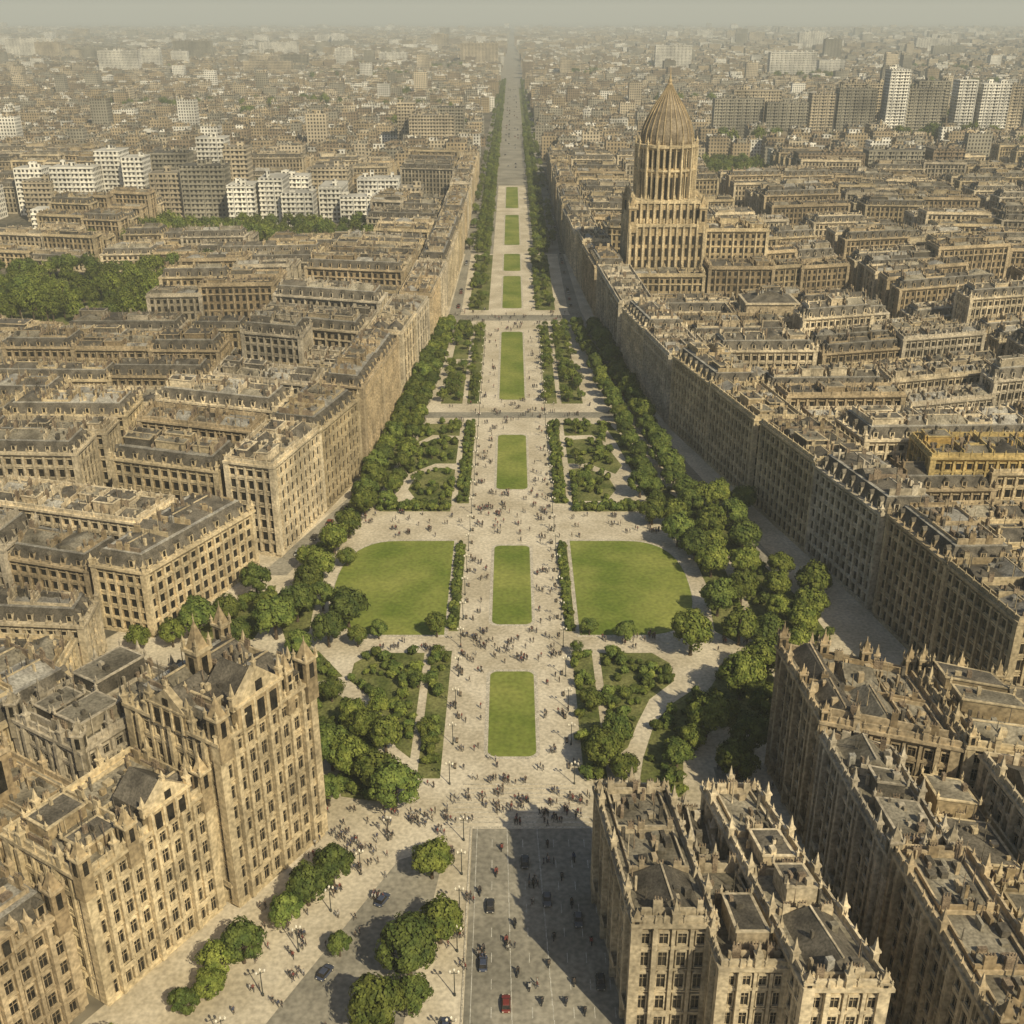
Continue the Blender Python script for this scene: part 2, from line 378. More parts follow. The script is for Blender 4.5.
# ------------------------------------------------------------------ ground
def sheet(name,pts,z,m,thick=0):
    n=len(pts); me=bpy.data.meshes.new(name)
    a=sum(pts[i][0]*pts[(i+1)%n][1]-pts[(i+1)%n][0]*pts[i][1] for i in range(n))
    if a<0: pts=pts[::-1]
    v=[(x,y,z) for x,y in pts]; f=[list(range(n))]
    if thick:
        v+=[(x,y,z-thick) for x,y in pts]; f+=[[i,i+n,(i+1)%n+n,(i+1)%n] for i in range(n)]
    me.from_pydata(v,[],f); me.materials.append(m); o=bpy.data.objects.new(name,me); COL.objects.link(o); return o
S=28000
sheet("ground",[(-S,-600),(S,-600),(S,S),(-S,S)],0,CITYG)
sheet("plaza_paving",[(-95,90),(75,90),(78,200),(118,206),(100,290),(74,392),(56,498),(40,760),(-40,760),(-42,545),(-58,360),(-80,296),(-110,245),(-110,190),(-40,176)],.12,SAND,.12)
sheet("boulevard_paving",[(-13,760.2),(13,760.2),(13,1090),(-13,1090)],.12,SAND,.12)
sheet("boulevard_road",[(-33,760.2),(-13.1,760.2),(-13.1,1090),(-12,1091),(-12,9000),(-33,9000)],.02,ASPH)
sheet("boulevard_road",[(33,760.2),(13.1,760.2),(13.1,1090),(12,1091),(12,9000),(33,9000)],.02,ASPH)
sheet("boulevard_road",[(-11.9,1091),(11.9,1091),(11.9,9000),(-11.9,9000)],.02,ASPH)
sheet("road",[(-8,60),(26,60),(17,176),(-8,176)],.128,ASPH)
sheet("road",[(-13,171),(-22,167),(-50,108),(-50,60),(-20,60),(-20,108)][:],.128,ASPH)
sheet("road",[(42,60),(58,60),(50,196),(44,196)],.128,ASPH)
sheet("road",[(80,292),(71,292),(52,392),(41,498),(31,600),(31,759),(35,759),(38,600),(47,498),(61,392)],.128,ASPH)
sheet("road",[(-74,286),(-66,286),(-47,360),(-33,500),(-28,600),(-28,759),(-32,759),(-35,560),(-50,360)],.128,ASPH)
sheet("road",[(-40,424),(46,424),(45,431),(-39,431)],.132,ASPH)
sheet("road",[(-31,580),(35,580),(35,592),(-31,592)],.132,ASPH)
B=MB()
for x0,y0,x1,y1 in ((-8.3,60,-8.3,176),(26.3,60,17.3,176)):
    d=np.array([x1-x0,y1-y0]); l=np.linalg.norm(d); B.rbox((x0+x1)/2,(y0+y1)/2,.12,.26,l,.3,d/l,0)
B.build("kerb",[KERB])
# markings
B=MB()
for f in (0.04,0.16,0.28,0.4,0.52,0.64,0.76,0.88,0.96):
    for k in range(40):
        y0=60+k*2.9; solid=f in(.04,.96,.52,.28)
        if not solid and k%2: continue
        ym=y0+1.45; xl=-8; xr=26-(ym-60)/116*9; B.rbox(xl+(xr-xl)*f,ym,.128,.134,.12,2.9 if solid else 2.2,(1,0),0)
B.build("road_markings",[PAINT])
B=MB()
for k in range(10): B.rbox(1.5,176.4+k*1.5,.10,.14+k*.012,30-k*.7,.4,(1,0),0)
B.build("paved_steps",[KERB])
B=MB(); B.lathe([(9,.2),(9,.3),(0.01,.32)],40,0,119,0); B.build("traffic_island",[KERB])

def arc_rect(x0,x1,y0,y1,r,n=5):
    P=[]
    for cx,cy,a0 in((x1-r,y0+r,-90),(x1-r,y1-r,0),(x0+r,y1-r,90),(x0+r,y0+r,180)):
        for k in range(n+1):
            a=math.radians(a0+90*k/n); P.append((cx+r*math.cos(a),cy+r*math.sin(a)))
    return P
STRIPS=[(199.6,234.2),(257.5,305.7),(350,404),(447,557),(607,690),(705,760),(792,920),(955,1080)]
for a,b in STRIPS:
    sheet("lawn_kerb",arc_rect(-6.3,6.3,a-.9,b+.9,2.6),.17,KERB,.05)
    sheet("lawn",arc_rect(-5.4,5.4,a,b,2),.20,LAWN)
def dlawn(s):
    P=[(18,309)]
    for k in range(21):
        t=math.pi/2-k/20*math.pi; c=abs(math.cos(t))**.75; sn=math.copysign(abs(math.sin(t))**.8,math.sin(t)); P.append((34+17*c,280.5+28.5*sn))
    P.append((18,252)); return [(s*x,y) for x,y in P]
for s in(-1,1):
    p=dlawn(s); sheet("lawn",p,.2,LAWN)
    c=np.array(p).mean(0); sheet("lawn_kerb",[tuple(c+(np.array(q)-c)*1.035) for q in p],.16,KERB,.04)
beds={}
def bed(pts,key):
    sheet("garden_bed",pts,.18,BED,.06); beds.setdefault(key,[]).append(np.array(pts))
for s in(-1,1):
    m=lambda P:[(s*x,y) for x,y in P]
    bed(m([(15.5,192),(20.5,192),(20.5,244),(15.5,244)]),'near')
    bed(m([(22.5,199),(26,203),(29,212),(33,222),(40,230),(40,238),(36,243),(22.5,243)]),'near')
    bed(m([(26,184),(29,199),(33,212),(38,220),(44,226),(49,222),(44,212),(38,200),(36,186)]),'near')
    bed(m([(14.3,254),(16.9,254),(16.9,307),(14.3,307)]),'hedge')
    bed(m([(14.5,338),(18.5,338),(18.5,418),(14.5,418)]),'hedge2')
    bed(m([(20.5,340),(32,340),(36,350),(34,362),(26,370),(20.5,368)]),'mid')
    bed(m([(20.5,374),(28,374),(37,364),(40,372),(36,392),(30,400),(20.5,398)]),'mid')
    bed(m([(20.5,403),(31,404),(36,396),(37,416),(20.5,418)]),'mid')
    bed(m([(20.5,331.5),(44,331.5),(44,336.5),(20.5,336.5)]),'midh')
    bed(m([(14,442),(19,442),(19,570),(14,570)]),'far')
    bed(m([(21,442),(30,442),(29,500),(21,500)]),'far')
    bed(m([(21,508),(28.5,508),(27.5,570),(21,570)]),'far')
    bed(m([(13,603),(24,603),(24,756),(13,756)]),'far')
    bed(m([(54,254),(59,248),(64,262),(63,290),(58,312),(52,318),(55,300),(56,280)]),'outer')
    bed(m([(46,340),(50,326),(56,326),(54,350),(46,392),(38,420),(36,420),(40,396)]),'outer')
    sheet("garden_verge",m([(15,765),(25,765),(25,2600),(15,2600)]),.06,BED)
bed([(66,252),(76,244),(84,250),(82,268),(74,296),(67,300),(66,276)],'outer')
bed([(48,212),(58,206),(66,222),(64,240),(54,238),(48,226)],'outer')
bed([(58,322),(66,302),(72,304),(66,334),(60,346)],'outer')
bed([(-68,250),(-80,244),(-86,252),(-76,268),(-68,280),(-66,266)],'outer')
bed([(-42,232),(-52,228),(-58,240),(-50,244)],'outer')

# ------------------------------------------------------------------ trees
def leafcloud(B,lobes,n,smin,smax,center,R,r,m=0,up=.15):
    k=r.integers(0,len(lobes),n); C=lobes[k,:3]; rad=lobes[k,3]
    d=r.normal(size=(n,3)); d[:,2]+=up; d/=np.linalg.norm(d,axis=1)[:,None]
    P=C+d*(rad*r.uniform(.72,1.12,n))[:,None]
    nn=d*1.0+(P-center)/R*.8+r.normal(size=(n,3))*.3; nn/=np.linalg.norm(nn,axis=1)[:,None]
    t=np.cross(nn,r.normal(size=(n,3))); t/=np.linalg.norm(t,axis=1)[:,None]; b=np.cross(nn,t)
    s=r.uniform(smin,smax,n)[:,None]; a=s*.5; c=s*r.uniform(.35,.6,n)[:,None]
    q=np.stack([P-t*a,P-b*c,P+t*a,P+b*c],1); B.quad(q,m)
def tree_mesh(seed,nl=5200,leaf=0,R=5.,H=10.5):
    r=np.random.default_rng(seed); B=MB(); cz=H-R*.92; c=np.array([0,0,cz])
    L=[]
    for i in range(44):
        d=r.normal(size=3); d/=np.linalg.norm(d); d[2]=abs(d[2])*1.0-.35 if r.random()<.8 else d[2]
        rr=R*r.uniform(.58,.76); L.append([d[0]*rr,d[1]*rr,cz+d[2]*rr*.9,R*r.uniform(.17,.3)])
    L.append([0,0,cz,R*.6]); L.append([0,0,cz+R*.3,R*.5])
    L=np.array(L); leafcloud(B,L,nl,.32,.75,c,R,r,0)
    B.lathe([(.42,0),(.32,1.2),(.26,cz-R*.4),(.12,cz+R*.3)],8,0,0,1)
    for i in range(6):
        a=i/6*6.28+r.uniform(-.3,.3); e=np.array([math.cos(a),math.sin(a)])
        p0=np.array([0,0,cz-R*.62]); p1=np.array([e[0]*R*.55,e[1]*R*.55,cz+r.uniform(-.1,.3)*R])
        o=np.array([-e[1],e[0],0])
        def ring(p,w): return np.array([p-o*w,p-np.array([0,0,w]),p+o*w,p+np.array([0,0,w])])
        a0=ring(p0,.14); a1=ring(p1,.05); B.hexa(a0[None],a1[None],1)
    return B.build("tree",[LEAF[leaf],BARK],link=False)
TM=[tree_mesh(i+1,5600,i%2) for i in range(5)]
TF=[tree_mesh(i+21,1700,i%2) for i in range(3)]
def shrub_mesh(seed,n=520,leaf=0):
    r=np.random.default_rng(seed); B=MB(); L=[]
    for i in range(9):
        a=r.uniform(0,6.28); d=r.uniform(0,.65); L.append([math.cos(a)*d,math.sin(a)*d,r.uniform(.5,1.1),r.uniform(.35,.6)])
    leafcloud(B,np.array(L),n,.18,.42,np.array([0,0,.6]),1.,r,0,.4)
    for i in range(4):
        a=r.uniform(0,6.28); p1=np.array([math.cos(a)*.4,math.sin(a)*.4,.8]); B.rbox(p1[0]*.4,p1[1]*.4,0,.8,.07,.07,(1,0),1,.4)
    return B.build("shrub",[LEAF[leaf],BARK],link=False)
SM=[shrub_mesh(40+i,560,i%2) for i in range(4)]
def tree(x,y,r,par=None,name="plane_tree",far=False,z=.15,stretch=1.0):
    s=r/5.0; me=random.choice(TF if far else TM); h=random.uniform(.9,1.1)*stretch
    return inst(name,me,(x,y,z),random.uniform(0,6.28),(s*random.uniform(.93,1.07),s*random.uniform(.93,1.07),s*h),par)
TREES=[(-15.2,162,4),(-12.7,146,4.3),(-17.5,139,5.6),(-21.4,127.5,5),(-16.5,131,3.5),(-33.6,160,4.3),(-37.5,155,3.8),(-40.5,150,3.3),(-46.4,141.5,4),(-50,138.5,3.3),(-50.3,134,2.8),(-53.5,130.5,2.5),(-62,119,4),(-58,117,3.6),(-30,143,2.3),
(-24.1,181.5,5.2),(-34.8,192,4.6),(-39,195,4.6),(-38,183,3.5),(-28.5,188,4.6),(-33.4,205,3.6),(-28,201,3.8),(-36.5,210,3.5),(-43,221,3),(-31,214,2.6),(-42,202,3.6),(-44,190,3.2),
(19.5,195,4.6),(23.5,203,3.8),(18.5,217,3),(24,191,3.2),(44,207,5),(36,196,3.2),(47.7,190,4.8),(52.5,201,4.6),(62.7,231,5.2),(54.7,222,5.5),(40,201,3),
(45.7,242,5.3),(29.6,248,3),(20.5,252,2.4),(59,247,5),(56,262,5),(63.5,268,4.6),(84,271,5.5),(80,258,5),(61,306,5.4),(58,285,5),(67,283,5),(67,331,5),(76,330,4.5),(45,321,4.5),(52,320,4.2),(43.5,343,4.5),(70,300,5),(55,296,5),(51,305,5.2),(64,318,4.6),(72,260,3.6),(49,251,3),(66,245,4.4),(72,240,4),
(-54,300,4.6),(-55.3,283,4.8),(-57,273,4.5),(-58,259,5),(-62,250,5.5),(-43.7,256,4.9),(-47.5,246,4.5),(-52,265,4),(-35,250,2.6),(-19.8,251,3.2),(-82,250,5),(-77,258,4),(-71.6,272,4.5),(-71,247,3.5),(-88,246,3.5),(-96,244,3.2),(-51,311,4.4),(-49,292,3),(-40,246,2.6),(-60,290,3.6),(-54,240,3.5),
(60,296,4.4),(74,272,4),(78,284,4),(70,316,4.6),(62,330,4.4),(50,212,3),(58,213,4.4),(68,222,4),(76,250,4.2),(-66,262,4),(-50,232,3.2)]
for t in TREES: tree(t[0],t[1],t[2]*1.15)
for i in range(22):
    f=i/21; y=328+f*225
    tree(-49+f*14+random.uniform(-1,1),y,random.uniform(4.3,5.4)); 
    tree(-41+f*10+random.uniform(-1,1),y+5,random.uniform(3.4,4.5))
    xr=58-f*17
    tree(xr+random.uniform(-1,1),y,random.uniform(4.6,5.7))
    tree(xr-9.5+f*2+random.uniform(-1,1),y+5,random.uniform(3.6,4.6))
def inside(p,P):
    x,y=p; c=False; n=len(P); j=n-1
    for i in range(n):
        if (P[i][1]>y)!=(P[j][1]>y) and x<(P[j][0]-P[i][0])*(y-P[i][1])/(P[j][1]-P[i][1])+P[i][0]: c=not c
        j=i
    return c
shr=empty("garden_shrubs"); hed=empty("clipped_hedge"); gtr=empty("garden_tree_mass")
def scatter(key,step,prob,smin,smax,par,kind='s'):
    for P in beds[key]:
        x0,y0=P.min(0); x1,y1=P.max(0)
        y=y0+step*.4
        while y<y1:
            x=x0+step*.4
            while x<x1:
                p=(x+random.uniform(-.35,.35)*step,y+random.uniform(-.35,.35)*step)
                dens=math.sin(p[0]*.31+p[1]*.11)*math.cos(p[1]*.23)*.35
                if random.random()<prob+dens and inside(p,P):
                    s=random.uniform(smin,smax)
                    if kind=='s': inst("shrub",random.choice(SM),(p[0],p[1],.18),random.uniform(0,6.28),(s,s,s*random.uniform(.8,1.2)),par)
                    else: tree(p[0],p[1],s,par,"tree",True)
                x+=step
            y+=step
scatter('near',2.2,.45,.9,2.0,shr); scatter('outer',3.2,.35,1.0,2.0,shr)
scatter('hedge',1.15,.95,.8,1.05,hed); scatter('hedge2',2.0,.9,1.0,1.6,hed); scatter('midh',2.0,.95,1.2,1.9,hed)
scatter('mid',2.8,.42,1.1,2.0,shr); scatter('mid',6.5,.3,2.0,3.2,gtr,'t')
scatter('near',6.5,.2,1.6,2.8,gtr,'t')
scatter('far',5.0,.6,2.0,3.2,gtr,'t')
row=empty("boulevard_tree_row")
y=765
while y<2900:
    for x in(-23,-17.5,17.5,23,29.5,-29.5):
        if y>1700 and abs(x)<20 and x>0: continue
        if abs(x)>28 and random.random()<.6: continue
        if random.random()<.12: continue
        tree(x+random.uniform(-1,1),y+random.uniform(-2,2),random.uniform(2.8,4.4),row,"tree",True,.05)
    y+=9.5 if y<1500 else 15
park=empty("park_tree_mass")
def park_fill(x0,x1,y0,y1,step=8.5,r0=4.6,r1=7.6,p=.82):
    sheet("park_ground",[(x0-4,y0-4),(x1+4,y0-4),(x1+4,y1+4),(x0-4,y1+4)],.05,BED)
    y=y0
    while y<y1:
        x=x0
        while x<x1:
            if random.random()<p: tree(x+random.uniform(-3,3),y+random.uniform(-3,3),random.uniform(r0,r1),park,"tree",True,.05,random.uniform(1,1.3))
            x+=step
        y+=step
PARKS=[(-430,-182,566,690),(-290,-85,776,845),(150,262,1020,1240),(86,106,470,492),(-250,-150,1015,1060),(280,330,560,590)]
for i,p in enumerate(PARKS): park_fill(*p,step=11 if i<3 else 8.5)

# ------------------------------------------------------------------ foreground buildings
U=np.array([.53,.848]); Wv=np.array([-.848,.53]); O=np.array([-65.,131.])
def rq(u0,u1,w0,w1): return np.array([O+U*u0+Wv*w1,O+U*u0+Wv*w0,O+U*u1+Wv*w0,O+U*u1+Wv*w1])
def exA(B,q,h):
    gable(B,q[1],q[2],.42,11,h,10); 
    for f,w in((.02,2.6),(.98,2.8),(.75,1.8)):
        c=q[1]+(q[2]-q[1])*f; turret(B,c[0],c[1],h,w,8.5,tuple(U))
    c=q[0]*.6+q[2]*.4; turret(B,c[0],c[1],h+2,3.2,13,tuple(U))
    c=q[3]; turret(B,c[0],c[1],h,2.4,9,tuple(U))
    gable(B,q[0],q[1],.5,9,h,7)
def exB(B,q,h):
    gable(B,q[1],q[2],.68,9,h,7.5); 
    for f in(.0,.36,1.):
        c=q[1]+(q[2]-q[1])*f; turret(B,c[0],c[1],h,2.2,7,tuple(U))
def exC(B,q,h):
    gable(B,q[1],q[2],.5,8,h,6)
    for f in(.02,.98):
        c=q[1]+(q[2]-q[1])*f; turret(B,c[0],c[1],h,2.4,8,tuple(U))
def exT(B,q,h):
    for p in q[:2]: turret(B,p[0],p[1],h,2.,6,(1,0))
nm="ornate_stone_building"
building(rq(28,51,0,22),37,2,0,bw=2.9,fh=4.9,name=nm,mans=True,extras=exA,grand=True)
building(rq(.5,25.5,2.5,21),27.5,2,0,bw=2.9,fh=4.6,name=nm,mans=False,extras=exB,grand=True)
building(rq(-27,-2.6,5.5,22),22,2,2,bw=2.9,fh=4.5,name=nm,mans=True,extras=exC,grand=True)
building(rq(-54,-29,2,22),26,2,1,bw=2.9,fh=4.3,name=nm)
def exS(B,q,h):
    exT(B,q,h); c=q.mean(0); turret(B,c[0],c[1],h+1,4.4,17,tuple(U))
building(rq(19,44,25.5,44),31,2,3,name=nm,mans=False,extras=exT,grand=True)
building(rq(-2,16,25,43),24,2,2,name=nm,mans=False,grand=True,extras=exS); building(rq(-26,-5,25,46),24,2,3,name=nm,extras=exT)
building(rq(12,35,47,68),29,2,0,name=nm); building(rq(-12,9,46,66),24,2,1,name=nm)
building(rq(-36,-15,49,70),24,1,2,name=nm); building(rq(4,30,71,96),26,1,3,name=nm); building(rq(-20,1,70,96),24,1,0,name=nm); building(rq(-4,24,99,130),28,1,2,name=nm)
for xx in(-135,-170,-205): block([(xx,214),(xx+32,212),(xx+30,243),(xx,246)],19+rng.uniform(0,3),1)
# central-right foreground building (parts)
def exW(B,q,h):
    for p in q: turret(B,p[0],p[1],h-1,1.6,3.4,(1,0))
pn="palace_building"
building([(19,127),(30.4,127),(27,158),(15.5,158)],24,2,1,bw=2.8,fh=4.4,name=pn,mans=False,extras=exW,grand=True,clut=.7)
building([(31.4,121),(41.0,121),(37.5,141),(29.3,141)],21.5,2,1,bw=2.6,fh=4.4,name=pn,mans=False,grand=True,clut=.7)
building([(42.2,115),(53,115),(43,158),(34.8,158)],24,2,1,bw=2.8,fh=4.4,name=pn,mans=False,extras=exW,grand=True,clut=.7)
building([(27.6,146),(34.4,146),(34.4,157),(27.5,157)],19,2,3,bw=2.8,fh=4.4,name=pn,mans=False,grand=True,clut=.7)
# right foreground row
def exN(B,q,h):
    for f in(0,.33,.66,1): 
        c=q[3]+(q[2]-q[3])*f; turret(B,c[0],c[1],h,1.8,6,(1,0))
    for f in(0,.5,1):
        c=q[0]+(q[3]-q[0])*f; turret(B,c[0],c[1],h,1.5,4,(1,0))
building([(58.2,171),(80,163),(79,187),(56,196)],30,2,2,bw=3,name=nm,mans=False,extras=exN,grand=True)
building([(82,162),(108,156),(100,177),(81,185.5)],31,2,0,bw=3,name=nm,mans=False,extras=exN,grand=True)
building([(61,138),(70,138),(69,165),(58.5,170)],27,2,3,bw=3,name=nm,extras=exT,mans=False,grand=True)
building([(72,138),(84,136),(82,160),(71,163)],22,2,0,bw=3,name=nm,mans=False,grand=True)
building([(86,136),(102,136),(100,155),(84,159)],30,2,1,bw=3,name=nm,extras=exT,mans=False,grand=True)
building([(64,103),(74,103),(72,136.5),(61.3,137)],28.5,2,2,bw=3,name=nm,mans=False,extras=exT,grand=True)
building([(76,103),(88,103),(86,133),(74,134)],23,2,0,bw=3,name=nm,mans=False,grand=True)
building([(90,103),(110,103),(108,134),(88,134)],29,2,1,bw=3,name=nm,mans=False)
building([(105,138),(130,138),(128,160),(110,164)],29,1,0,name=nm)
# ------------------------------------------------------------------ rows of city blocks
LE=[(206,-110),(250,-95),(296,-72),(300,-68),(360,-54),(545,-37),(725,-33.5),(3000,-33)]
RE=[(206,110),(232,106),(294,92),(392,66),(498,50),(760,36),(3000,33.5)]
def edge(T,y): return float(np.interp(y,[a for a,b in T],[b for a,b in T]))
EX=[(p[0]-6,p[1]+6,p[2]-8,p[3]+6) for p in PARKS]+[(58,150,590,690),(92,145,495,545),(-395,-66,850,1000),(240,640,1390,1500),(255,410,1030,1080)]
def blocked(x,y): return any(a<x<b and c<y<d for a,b,c,d in EX)
def rows(side,R,T):
    for (ya,yb,h) in R:
        x=abs(edge(T,(ya+yb)/2)); first=True; sl=.16 if ya<650 else .04
        if side<0 and ya>500: sl=.05
        xi=None; k=0
        lim=yb*.52+70
        while True:
            w=rng.uniform(50,92) if not first else rng.uniform(52,70)
            if first: xa0,xa1=abs(edge(T,ya)),abs(edge(T,yb))
            else: xa0=xa1=xi
            xo=max(xa0,xa1)+w
            def f(xx,yy):
                d=xx-abs(edge(T,yy)); return yy+sl*d+(10 if side<0 else -9)*math.sin(d*.021)*min(1,d/60)
            lod=1 if (ya+yb)/2<470 else 0
            if side<0: q=[(-xo,f(xo,ya)),(-xa0,f(xa0,ya)),(-xa1,f(xa1,yb)),(-xo,f(xo,yb))]
            else: q=[(xa0,f(xa0,ya)),(xo,f(xo,ya)),(xo,f(xo,yb)),(xa1,f(xa1,yb))]
            cx=side*(xo+xa0)/2; cy=(f(xo,ya)+f(xo,yb))/2
            if first and blocked(cx,cy):
                xe=17; qq=([(-xa0-xe,ya),(-xa0,ya),(-xa1,yb),(-xa1-xe,yb)] if side<0 else [(xa0,ya),(xa0+xe,ya),(xa1+xe,yb),(xa1,yb)])
                block(qq,h,lod,'R' if side<0 else 'L')
            elif not blocked(cx,cy):
                pals=(0,1,2,3) if cy<700 else (0,1,3,2)
                hb=h+(0 if first else rng.uniform(-9,2)); hin=None
                if side<0 and 440<cy<600 and cx<-165: hb=15
                if side<0 and 690<cy<775 and cx<-70: hin=14; hb=h if first else 14
                if side>0 and 480<cy<600 and cx<190: hin=17; hb=h if first else 18
                block(q,hb,lod,('R' if side<0 else 'L') if first else None,pals,hin)
            first=False; xi=xo+rng.uniform(9,15); k+=1
            if xi>lim: break
rows(-1,[(251,289,20),(298,362,30),(371,436,29),(446,512,28),(523,598,27),(609,690,26),(701,765,26),(778,890,26),(902,1000,26),(1013,1140,26)],LE)
rows(1,[(207,262,30),(266,335,30),(340,412,29),(418,492,28),(501,580,28),(591,680,28),(692,785,27),(796,890,27),(902,1000,27),(1013,1140,27)],RE)
ctr=empty("courtyard_trees")
for m in COURT:
    L=np.linalg.norm(m[1]-m[0]); k=int(L/7)
    for i in range(k):
        p=bil(m,(i+.5)/k,.5); tree(p[0],p[1],random.uniform(2.6,3.6),ctr,"tree",True,.05,1.2)
building([(122,297),(160,297),(160,314),(122,314)],33,1,4,name="golden_stone_building",mans=False)
# temple-like hall
def exH(B,q,h):
    c=q.mean(0); o=offset(q,-5); B.prism(o,h,h+6,0); B.prism(offset(o,.7),h+6,h+6.8,1); B.prism(offset(o,-.5),h+6.8,h+9,3,top=offset(o,-6)); clutter(B,offset(o,-6),h+9,1)
building([(104,500),(138,500),(138,528),(104,528)],21,1,1,name="columned_hall",mans=False,extras=exH)

# ------------------------------------------------------------------ domed tower
B=MB(); cx,cy=84.,626.
def sq(w,cx=cx,cy=cy): return np.array([(cx-w,cy-w),(cx+w,cy-w),(cx+w,cy+w),(cx-w,cy+w)])
def ribs(q,z0,z1,sp,w,d,m=1):
    for i in range(4):
        a=q[i]; b=q[(i+1)%4]; e=b-a; L=np.linalg.norm(e); e=e/L; n=np.array([e[1],-e[0]]); k=int(L/sp); u=np.arange(k+1)*L/k; P=a+e*u[:,None]+n*.2
        B.rbox(P[:,0],P[:,1],z0,z1,w,d,e,m); pinn(B,P,z1,4,w*.8,e)
        P=a+e*((np.arange(k)+.5)*L/k)[:,None]
        for zz in np.arange(z0+3,z1-4,6.5): B.rbox(P[:,0],P[:,1],zz,zz+4.6,L/k*.34,.12,e,2)
B.prism(sq(20),0,46,0); ribs(sq(20),0,46,3.6,1.0,2); B.prism(offset(sq(20),.9),45,46.5,1)
B.prism(sq(18),46,58,0); ribs(sq(18),46,58,3.6,1.0,1.6); B.prism(offset(sq(18),.7),57,58.6,1)
for sx in(-1,1):
    for sy in(-1,1):
        turret(B,cx+sx*19,cy+sy*19,46,4,16,(1,0))
n=16; r=15.6; ZT=85
B.lathe([(r,54),(r,ZT)],n,cx,cy,0,math.pi/n)
B.lathe([(r+.2,72),(r+1.2,73),(r+1.2,74),(r,74.1)],n,cx,cy,1,math.pi/n)
B.lathe([(r+.3,ZT-1),(r+1.3,ZT),(r+1.3,ZT+1.4),(r-1.8,ZT+1.5)],n,cx,cy,1,math.pi/n)
for k in range(32):
    a=k/32*2*math.pi; e=(math.cos(a),math.sin(a)); big=k%2==0
    B.rbox(cx+e[0]*(r+(.5 if big else .1)),cy+e[1]*(r+(.5 if big else .1)),54,ZT+.2,2.4 if big else 1.6,1.0 if big else .6,e,1)
    if big: pinn(B,np.array([[cx+e[0]*(r+.9),cy+e[1]*(r+.9)]]),ZT,5.5,.9,e)
    a2=a+math.pi/32
    e2=(math.cos(a2),math.sin(a2))
    for z0,z1 in((59,70),(75,83.5)): B.rbox(cx+e2[0]*(r-.15),cy+e2[1]*(r-.15),z0,z1,.3,1.2,e2,2)
prof=[(13.7,85),(14.1,88),(13.8,91.5),(12.8,95.2),(11.2,99),(9.2,102.8),(7.0,106.4),(4.8,109.6),(3.0,112.2),(1.8,114.2),(1.2,115.5)]
B.lathe(prof,32,cx,cy,3)
for k in range(24):
    a=k/24*2*math.pi
    for (r0,z0),(r1,z1) in zip(prof[:-1],prof[1:]):
        e=np.array([math.cos(a),math.sin(a)]); 
        p=lambda rr,s,w:np.array([cx,cy])+e*rr+np.array([-e[1],e[0]])*s*w
        w0,w1=.10+.16*r0/15,.10+.16*r1/15
        b=np.array([[*p(r0-.2,-1,w0),z0],[*p(r0+.5,-1,w0),z0],[*p(r0+.5,1,w0),z0],[*p(r0-.2,1,w0),z0]]); t=np.array([[*p(r1-.2,-1,w1),z1],[*p(r1+.5,-1,w1),z1],[*p(r1+.5,1,w1),z1],[*p(r1-.2,1,w1),z1]])
        B.hexa(b,t,0)
B.lathe([(1.4,115.2),(1.6,116),(1.0,116.4),(1.0,117.8),(.6,119),(.22,121.5),(.1,125)],12,cx,cy,0)
B.build("domed_tower",[ST[0],TR[0],GL,DOME,DK,ZN,BR,PL],loc=(cx,cy,0))
def exX(B,q,h):
    for i in range(4):
        for f in(0,.25,.5,.75): 
            c=q[i]+(q[(i+1)%4]-q[i])*f; pinn(B,c[None],h,4,1.2)
building([(106,612),(140,612),(140,640),(106,640)],42,0,0,bw=3,name="tower_annex",mans=False,extras=exX)
building([(64,590),(103,590),(103,604),(64,604)],22,0,0,bw=3,name="tower_annex",mans=False,extras=exX)
building([(106,590),(140,590),(140,609),(106,609)],26,0,2,bw=3,name="tower_annex",mans=False,extras=exX)

# ------------------------------------------------------------------ modern slabs in the distance
def slab(name,x,y,lx,ly,h,m):
    B=MB(); B.rbox(x,y,0,h,lx,ly,(1,0),0); B.rbox(x,y,h,h+1,lx+.6,ly+.6,(1,0),0)
    k=max(2,int(lx/5)); xs=x+np.linspace(-lx/2,lx/2,k+1); B.rbox(xs,y-ly/2-.3,0,h-.2,.7,1.2,(1,0),0)
    for zz in np.arange(3.6,h,3.6): B.rbox(x,y-ly/2-.3,zz,zz+.5,lx,1.0,(1,0),0)
    n=max(2,int(lx/10)); B.rbox(x+rng.uniform(-.45,.45,n)*lx,y+rng.uniform(-.3,.3,n)*ly,h+1,h+1+rng.uniform(1.5,5,n),rng.uniform(2,6,n),rng.uniform(2,5,n),(1,0),0)
    B.build(name,[FM[m]],loc=(x,y,0))
for a in [(-345,905,34,20,40,3),(-322,925,20,24,50,3),(-372,900,22,20,30,1),(-300,915,16,22,46,3),(-268,900,30,22,36,1),(-240,895,34,20,42,2),(-222,930,18,20,52,1),(-285,965,30,20,44,2),(-255,985,24,20,54,3),
          (-208,880,20,24,30,3),(-186,890,18,30,34,3),(-165,878,24,20,24,3),(-142,905,18,36,26,3),(-120,885,26,18,20,3),(-98,880,16,26,22,3),(-80,905,18,24,24,1),(-180,930,30,20,30,3),(-150,950,30,20,34,1),(-110,945,34,20,26,3),
          (-330,862,70,16,14,3),(-90,1310,50,20,46,1),(-120,1330,20,20,58,1),(-70,1345,30,20,52,2),(-390,930,22,20,36,3),(-430,905,40,20,24,3)]: slab("apartment_tower",*a)
